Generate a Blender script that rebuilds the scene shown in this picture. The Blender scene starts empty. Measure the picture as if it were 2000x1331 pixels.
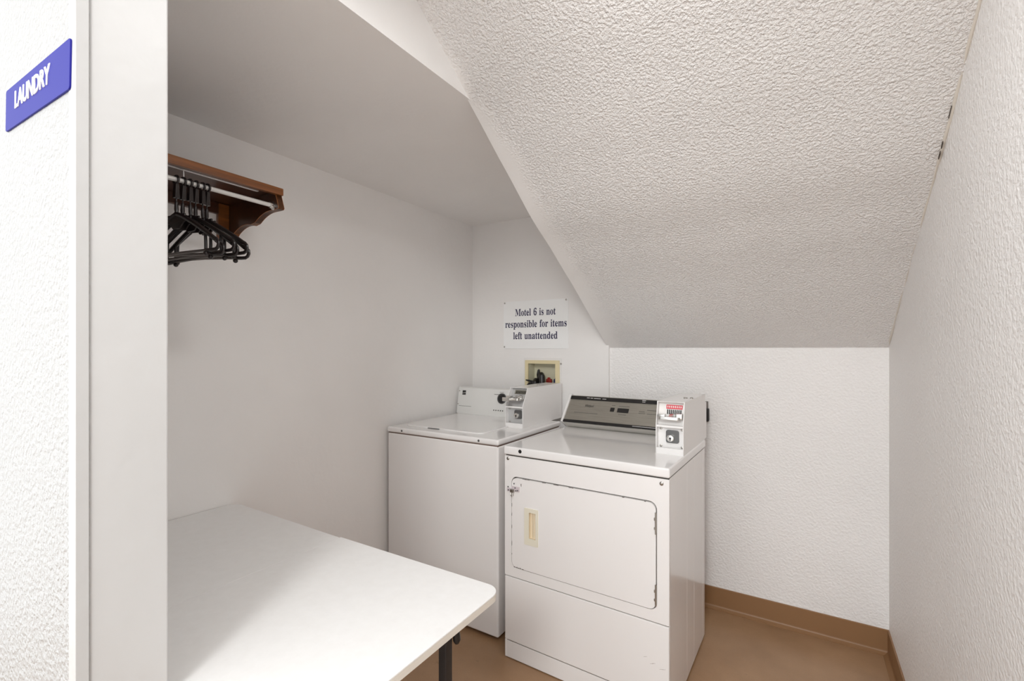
import bpy, bmesh, math, random
from mathutils import Vector, Matrix

random.seed(7)
PI = math.pi
sc = bpy.context.scene
C = sc.collection

# ------------------------------------------------------------------ camera, light, exposure
cam_d = bpy.data.cameras.new('camera')
cam_d.sensor_width = 36.0
cam_d.lens = 907.47 / 2000 * 36.0
cam_d.shift_y = (681.265 - 665.5) / 2000
cam_d.clip_start = 0.02
cam = bpy.data.objects.new('camera', cam_d)
C.objects.link(cam)
cam.location = (0, 0, 1.412)
cam.rotation_euler = (PI / 2, 0, 0.554)
sc.camera = cam

world = bpy.data.worlds.new('overcast_daylight')
sc.world = world
world.use_nodes = True
bgn = world.node_tree.nodes['Background']
bgn.inputs['Color'].default_value = (0.955, 0.985, 1.0, 1)
bgn.inputs['Strength'].default_value = 2.4

def lamp(name, loc, target, power, size, col=(1, 1.0, 0.985), shape='DISK', sy=None):
    d = bpy.data.lights.new(name, 'AREA')
    d.shape = shape
    d.size = size
    if sy:
        d.size_y = sy
    d.energy = power
    d.color = col
    o = bpy.data.objects.new(name, d)
    C.objects.link(o)
    o.location = loc
    o.rotation_euler = (Vector(target) - Vector(loc)).to_track_quat('-Z', 'Y').to_euler()
    return o
lamp('walkway_light', (0.25, -2.0, 2.85), (-0.3, 1.6, 0.8), 55, 0.8)
lamp('ceiling_fill', (-0.28, 0.68, 2.46), (-0.32, 0.9, 0.0), 7.0, 0.3)  # unseen fill lamp added under the slope to lift the light inside

vs = sc.view_settings
sc.display_settings.display_device = 'sRGB'
vs.view_transform = 'Standard'
vs.look = 'None'
vs.gamma = 1.0
vs.use_curve_mapping = False
vs.exposure = 0.06
sc.cycles.max_bounces = 12
sc.cycles.diffuse_bounces = 8

# ------------------------------------------------------------------ materials
def srgb(r, g, b):
    def f(c):
        c /= 255
        return c / 12.92 if c <= 0.04045 else ((c + 0.055) / 1.055) ** 2.4
    return (f(r), f(g), f(b), 1)

def mat(name, col, rough=0.5, metal=0.0, spec=0.5, coat=0.0):
    m = bpy.data.materials.new(name)
    m.use_nodes = True
    b = m.node_tree.nodes['Principled BSDF']
    b.inputs['Base Color'].default_value = col
    b.inputs['Roughness'].default_value = rough
    b.inputs['Metallic'].default_value = metal
    b.inputs['Specular IOR Level'].default_value = spec
    b.inputs['Coat Weight'].default_value = coat
    b.inputs['Coat Roughness'].default_value = 0.05
    return m

class NT:
    """small helper for node building"""
    def __init__(s, m):
        s.m = m; s.t = m.node_tree; s.b = s.t.nodes['Principled BSDF']
    def n(s, typ, **kw):
        x = s.t.nodes.new(typ)
        for k, v in kw.items():
            if k in ('operation', 'feature', 'blend_type', 'data_type', 'noise_dimensions', 'wave_type', 'bands_direction', 'interpolation_type'):
                setattr(x, k, v)
            else:
                x.inputs[k].default_value = v
        return x
    def l(s, a, b):
        s.t.links.new(a, b)
    def coords(s):
        return s.n('ShaderNodeTexCoord').outputs['Object']
    def noise(s, scale, detail=2, rough=0.5, vec=None, dist=0.0):
        x = s.n('ShaderNodeTexNoise', Scale=scale, Detail=detail, Roughness=rough, Distortion=dist)
        s.l(vec if vec is not None else s.coords(), x.inputs['Vector'])
        return x.outputs['Fac']
    def ramp(s, fac, p0, p1, c0, c1):
        r = s.n('ShaderNodeValToRGB')
        r.color_ramp.elements[0].position = p0
        r.color_ramp.elements[1].position = p1
        r.color_ramp.elements[0].color = c0
        r.color_ramp.elements[1].color = c1
        s.l(fac, r.inputs['Fac'])
        return r.outputs['Color']
    def bump(s, h, strength, dist):
        x = s.n('ShaderNodeBump', Strength=strength, Distance=dist)
        s.l(h, x.inputs['Height'])
        s.l(x.outputs['Normal'], s.b.inputs['Normal'])
        return x

def textured_paint(name, col, scale, strength, dist, rough=0.55, smooth_band=False, stain=None):
    """orange-peel / knock-down paint: soft noise islands plus finer noise"""
    m = mat(name, col, rough, spec=0.35)
    k = NT(m)
    co = k.coords()
    a = k.noise(scale, 2.0, 0.5, co, 0.15)
    a = k.ramp(a, 0.36, 0.68, (0, 0, 0, 1), (1, 1, 1, 1))
    f = k.noise(scale * 2.7, 2, 0.6, co)
    s = k.n('ShaderNodeMath', operation='MULTIPLY_ADD')
    k.l(f, s.inputs[0]); s.inputs[1].default_value = 0.35
    k.l(a, s.inputs[2])
    h = s.outputs[0]
    b = k.bump(h, strength, dist)
    if smooth_band:
        # plasterer's smooth strip along the left edge of the slope (edge at x = -1.0)
        sx = k.n('ShaderNodeSeparateXYZ')
        k.l(co, sx.inputs[0])
        w = k.noise(6.0, 3, 0.6, co)
        ym = k.n('ShaderNodeMapRange')
        k.l(sx.outputs['Y'], ym.inputs['Value'])
        for key, val in (('From Min', 1.0), ('From Max', 1.5), ('To Min', 0.03), ('To Max', -0.085)):
            ym.inputs[key].default_value = val
        ad = k.n('ShaderNodeMath', operation='MULTIPLY_ADD')
        k.l(w, ad.inputs[0]); ad.inputs[1].default_value = 0.09
        k.l(sx.outputs['X'], ad.inputs[2])
        ad2 = k.n('ShaderNodeMath', operation='ADD')
        k.l(ad.outputs[0], ad2.inputs[0]); k.l(ym.outputs['Result'], ad2.inputs[1])
        mr = k.n('ShaderNodeMapRange')
        k.l(ad2.outputs[0], mr.inputs['Value'])
        mr.inputs['From Min'].default_value = -1.0
        mr.inputs['From Max'].default_value = -0.93
        mr.inputs['To Min'].default_value = strength * 0.06
        mr.inputs['To Max'].default_value = strength
        k.l(mr.outputs['Result'], b.inputs['Strength'])
    lo = k.noise(1.7, 3, 0.6, co)
    c2 = tuple(x * 0.955 for x in col[:3]) + (1,)
    cc = k.ramp(lo, 0.3, 0.7, c2, col)
    k.l(cc, k.b.inputs['Base Color'])
    return m

WHITE = (0.795, 0.775, 0.757, 1)
M = {}
M['wall_smooth'] = textured_paint('smooth_painted_plaster', (0.865, 0.85, 0.838, 1), 34, 0.08, 0.004, 0.5)
M['wall_texture'] = textured_paint('orange_peel_wall_paint', (0.865, 0.85, 0.84, 1), 92, 0.36, 0.005, 0.5)
M['ceiling_texture'] = textured_paint('knockdown_ceiling_paint', (0.855, 0.84, 0.828, 1), 128, 0.66, 0.006, 0.45, smooth_band=True)
M['right_texture'] = textured_paint('fine_orange_peel_paint', (0.865, 0.85, 0.84, 1), 92, 0.36, 0.005, 0.5)
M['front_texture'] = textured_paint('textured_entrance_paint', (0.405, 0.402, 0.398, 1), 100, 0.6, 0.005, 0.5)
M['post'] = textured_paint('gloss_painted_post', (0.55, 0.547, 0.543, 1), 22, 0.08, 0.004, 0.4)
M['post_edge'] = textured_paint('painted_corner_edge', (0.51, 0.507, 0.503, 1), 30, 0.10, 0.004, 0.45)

def floor_mat():
    m = mat('brown_sheet_vinyl', srgb(140, 106, 76), 0.32, spec=0.5)
    k = NT(m); co = k.coords()
    a = k.noise(3.2, 4, 0.6, co)
    c = k.ramp(a, 0.3, 0.7, srgb(150, 117, 86), srgb(168, 134, 102))
    fine = k.noise(160, 2, 0.7, co)
    mix = k.n('ShaderNodeMixRGB', blend_type='MULTIPLY', Fac=0.35)
    k.l(c, mix.inputs['Color1'])
    k.l(k.ramp(fine, 0.35, 0.7, (0.86, 0.85, 0.84, 1), (1.05, 1.05, 1.05, 1)), mix.inputs['Color2'])
    sp = k.noise(14, 3, 0.75, co)
    mix2 = k.n('ShaderNodeMixRGB', blend_type='MULTIPLY', Fac=0.6)
    k.l(mix.outputs[0], mix2.inputs['Color1'])
    k.l(k.ramp(sp, 0.66, 0.74, (1, 1, 1, 1), (0.62, 0.6, 0.58, 1)), mix2.inputs['Color2'])
    k.l(mix2.outputs[0], k.b.inputs['Base Color'])
    k.bump(fine, 0.05, 0.002)
    return m
M['floor'] = floor_mat()
M['cove'] = mat('brown_vinyl_cove', srgb(140, 104, 70), 0.42)
M['enamel'] = mat('white_enamel', (0.83, 0.815, 0.81, 1), 0.16, coat=0.5)
M['enamel_side'] = mat('white_enamel_side', (0.82, 0.80, 0.79, 1), 0.2, coat=0.25)
M['enamel_satin'] = mat('white_enamel_satin', (0.83, 0.812, 0.805, 1), 0.35)
M['console_white'] = mat('white_console_plastic', (0.74, 0.74, 0.722, 1), 0.35)
M['meter_white'] = mat('white_meter_paint', (0.81, 0.795, 0.785, 1), 0.25)
M['dark_gap'] = mat('dark_seam', (0.05, 0.045, 0.04, 1), 0.8)
M['black'] = mat('black_plastic', (0.012, 0.011, 0.011, 1), 0.4)
M['chrome'] = mat('chrome', (0.72, 0.71, 0.69, 1), 0.16, 1.0)
M['steel'] = mat('worn_steel', (0.45, 0.43, 0.40, 1), 0.35, 1.0)
M['dark_steel'] = mat('dark_steel', (0.14, 0.14, 0.14, 1), 0.4, 0.7)
M['zinc'] = mat('zinc_plate', (0.55, 0.55, 0.55, 1), 0.4, 0.3)
M['cream'] = mat('cream_plastic', srgb(228, 223, 206), 0.45)
M['cream_deep'] = mat('cream_recess', srgb(226, 211, 184), 0.45)
M['box_yellow'] = mat('aged_yellow_plastic', srgb(222, 209, 170), 0.5)
M['box_pale'] = mat('aged_pale_plastic', srgb(214, 210, 186), 0.5)
M['rust'] = mat('rust', srgb(66, 50, 42), 0.8)
M['red'] = mat('red_plastic', srgb(150, 40, 28), 0.5)
M['blue'] = mat('blue_plastic', srgb(40, 52, 92), 0.5)
M['label_red'] = mat('label_red', srgb(214, 58, 74), 0.5)
M['label_white'] = mat('label_white', (0.82, 0.80, 0.78, 1), 0.5)
M['navy'] = mat('navy_ink', srgb(40, 34, 74), 0.5)
M['ink'] = mat('grey_ink', srgb(92, 90, 84), 0.6)
M['ink_faint'] = mat('faint_ink', srgb(118, 116, 110), 0.6)
M['sign_white'] = mat('white_sign_plastic', (0.88, 0.885, 0.885, 1), 0.3)
M['sign_blue'] = mat('blue_sign_plastic', srgb(36, 36, 132), 0.6, spec=0.2)
M['letter_white'] = mat('white_letter', (0.88, 0.88, 0.90, 1), 0.4)
M['leg'] = mat('charcoal_leg_paint', srgb(46, 42, 42), 0.45, 0.1)
M['hanger'] = mat('dark_brown_plastic', srgb(33, 25, 24), 0.32)
M['hanger_bar'] = mat('brown_grey_plastic', srgb(78, 70, 66), 0.35)

def brushed():
    m = mat('brushed_champagne_aluminium', srgb(165, 161, 152), 0.34, 0.7)
    k = NT(m); co = k.coords()
    mp = k.n('ShaderNodeMapping'); mp.inputs['Scale'].default_value = (3, 160, 160)
    k.l(co, mp.inputs['Vector'])
    n = k.noise(3, 3, 0.6, mp.outputs[0])
    k.l(k.ramp(n, 0.3, 0.7, srgb(158, 154, 144), srgb(180, 176, 167)), k.b.inputs['Base Color'])
    return m
M['brushed'] = brushed()

def tablemat():
    m = mat('white_table_laminate', (0.85, 0.845, 0.84, 1), 0.42, spec=0.4)
    k = NT(m); co = k.coords()
    n = k.noise(240, 2, 0.6, co)
    k.bump(n, 0.10, 0.001)
    g = k.noise(30, 4, 0.7, co)
    k.l(k.ramp(g, 0.3, 0.75, (0.83, 0.823, 0.815, 1), (0.865, 0.86, 0.855, 1)), k.b.inputs['Base Color'])
    return m
M['table'] = tablemat()
M['table_edge'] = mat('table_edge_band', srgb(222, 216, 206), 0.45)

def wood(name, c0, c1):
    m = mat(name, c0, 0.3, coat=0.25)
    k = NT(m); co = k.coords()
    mp = k.n('ShaderNodeMapping'); mp.inputs['Scale'].default_value = (26, 1.6, 26)
    k.l(co, mp.inputs['Vector'])
    n = k.noise(2.2, 5, 0.65, mp.outputs[0], 0.8)
    k.l(k.ramp(n, 0.3, 0.7, c0, c1), k.b.inputs['Base Color'])
    return m
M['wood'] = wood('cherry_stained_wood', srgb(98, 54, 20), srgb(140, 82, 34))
M['wood_lit'] = wood('lit_edge_wood', srgb(150, 90, 44), srgb(182, 116, 62))  # brighter tone that paints light onto the bracket edges
M['wood_dark'] = wood('dark_brown_wood', srgb(52, 25, 13), srgb(76, 39, 20))  # darker brown for the board, back rail and bracket faces

# ------------------------------------------------------------------ mesh helpers
def add(bm, b2):
    me = bpy.data.meshes.new('t'); b2.to_mesh(me); b2.free()
    bm.from_mesh(me); bpy.data.meshes.remove(me)

def rbox(bm, x0, x1, y0, y1, z0, z1, r=0.0, seg=2):
    b = bmesh.new()
    bmesh.ops.create_cube(b, size=1)
    for v in b.verts:
        v.co = ((x0 + x1) / 2 + v.co.x * (x1 - x0), (y0 + y1) / 2 + v.co.y * (y1 - y0), (z0 + z1) / 2 + v.co.z * (z1 - z0))
    if r > 0:
        bmesh.ops.bevel(b, geom=b.edges[:] , offset=r, segments=seg, profile=0.5, affect='EDGES', clamp_overlap=True)
    add(bm, b)

AX = {'x': lambda p, t: (t, p[0], p[1]), 'y': lambda p, t: (p[0], t, p[1]), 'z': lambda p, t: (p[0], p[1], t)}

def prism(bm, pts, axis, a, b_, r=0.0, seg=2):
    f = AX[axis]
    b = bmesh.new()
    lo = [b.verts.new(f(p, a)) for p in pts]
    hi = [b.verts.new(f(p, b_)) for p in pts]
    n = len(pts)
    b.faces.new(lo); b.faces.new(hi)
    for i in range(n):
        b.faces.new((lo[i], lo[(i + 1) % n], hi[(i + 1) % n], hi[i]))
    bmesh.ops.recalc_face_normals(b, faces=b.faces[:])
    if r > 0:
        e = [e for e in b.edges if (e.verts[0] in lo) == (e.verts[1] in lo)]
        bmesh.ops.bevel(b, geom=e, offset=r, segments=seg, profile=0.5, affect='EDGES', clamp_overlap=True)
    add(bm, b)

def rrect(x0, x1, y0, y1, r, n=6):
    out = []
    for cx, cy, a0 in ((x1 - r, y1 - r, 0), (x0 + r, y1 - r, 90), (x0 + r, y0 + r, 180), (x1 - r, y0 + r, 270)):
        for i in range(n + 1):
            a = math.radians(a0 + 90 * i / n)
            out.append((cx + r * math.cos(a), cy + r * math.sin(a)))
    return out

def frame(bm, outer, inner, axis, a, b_):
    f = AX[axis]
    b = bmesh.new()
    n = len(outer)
    L = [[b.verts.new(f(p, t)) for p in ring] for ring, t in ((outer, a), (inner, a), (inner, b_), (outer, b_))]
    for i in range(n):
        j = (i + 1) % n
        for q in range(4):
            A, B = L[q], L[(q + 1) % 4]
            b.faces.new((A[i], A[j], B[j], B[i]))
    bmesh.ops.recalc_face_normals(b, faces=b.faces[:])
    add(bm, b)

def tube(bm, pts, r, seg=8, closed=False, flat=1.0):
    pts = [Vector(p) for p in pts]
    n = len(pts)
    rs = r if isinstance(r, (list, tuple)) else [r] * n
    rings = []
    up = None
    for i in range(n):
        if closed:
            d = (pts[(i + 1) % n] - pts[i - 1]).normalized()
        else:
            d = (pts[min(i + 1, n - 1)] - pts[max(i - 1, 0)]).normalized()
        if up is None:
            up = Vector((0, 0, 1)) if abs(d.z) < 0.9 else Vector((1, 0, 0))
        u = (up - d * up.dot(d)).normalized()
        w = d.cross(u)
        up = u
        rings.append([bm.verts.new(pts[i] + (u * math.cos(2 * PI * k / seg) + w * math.sin(2 * PI * k / seg) * flat) * rs[i]) for k in range(seg)])
    m = n if closed else n - 1
    for i in range(m):
        A, B = rings[i], rings[(i + 1) % n]
        for k in range(seg):
            bm.faces.new((A[k], A[(k + 1) % seg], B[(k + 1) % seg], B[k]))
    if not closed:
        bm.faces.new(list(reversed(rings[0]))); bm.faces.new(rings[-1])

def cyl(bm, p0, p1, r0, r1=None, seg=20):
    r1 = r0 if r1 is None else r1
    tube(bm, [p0, p1], [r0, r1], seg)

def lathe(bm, c, axis, prof, seg=20):
    """prof: (radius, height along axis vector) list"""
    c = Vector(c); ax = Vector(axis).normalized()
    u = ax.orthogonal().normalized(); w = ax.cross(u)
    rings = []
    for r, h in prof:
        rings.append([bm.verts.new(c + ax * h + (u * math.cos(2 * PI * k / seg) + w * math.sin(2 * PI * k / seg)) * max(r, 1e-5)) for k in range(seg)])
    for A, B in zip(rings, rings[1:]):
        for k in range(seg):
            bm.faces.new((A[k], A[(k + 1) % seg], B[(k + 1) % seg], B[k]))
    bm.faces.new(list(reversed(rings[0]))); bm.faces.new(rings[-1])

def obj(name, bm, m, parent=None, smooth=True, label=None):
    bmesh.ops.recalc_face_normals(bm, faces=bm.faces[:])
    me = bpy.data.meshes.new(name)
    bm.to_mesh(me); bm.free()
    if smooth and len(me.polygons):
        me.polygons.foreach_set('use_smooth', [True] * len(me.polygons))
        me.set_sharp_from_angle(angle=math.radians(34))
    me.materials.append(m if not isinstance(m, str) else M[m])
    o = bpy.data.objects.new(name, me)
    C.objects.link(o)
    if smooth:
        w = o.modifiers.new('weighted_normals', 'WEIGHTED_NORMAL')
        w.keep_sharp = True
    if parent is not None:
        o.parent = parent
    if label:
        o['label'] = label
    return o

def tag(o, label, cat, group=None):
    o['label'] = label; o['category'] = cat
    if group:
        o['group'] = group
    return o

def thing(name, label, cat, loc=(0, 0, 0), rz=0.0, group=None):
    o = bpy.data.objects.new(name, None)
    C.objects.link(o)
    o.empty_display_size = 0.1
    o.location = loc; o.rotation_euler = (0, 0, rz)
    return tag(o, label, cat, group)

def struct(name, bm, m, smooth=False):
    o = obj(name, bm, m, None, smooth)
    o['kind'] = 'structure'
    return o

def B():
    return bmesh.new()

def box(name, m, parent, x0, x1, y0, y1, z0, z1, r=0.0, label=None):
    b = B(); rbox(b, x0, x1, y0, y1, z0, z1, r)
    return obj(name, b, m, parent, True, label)

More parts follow.
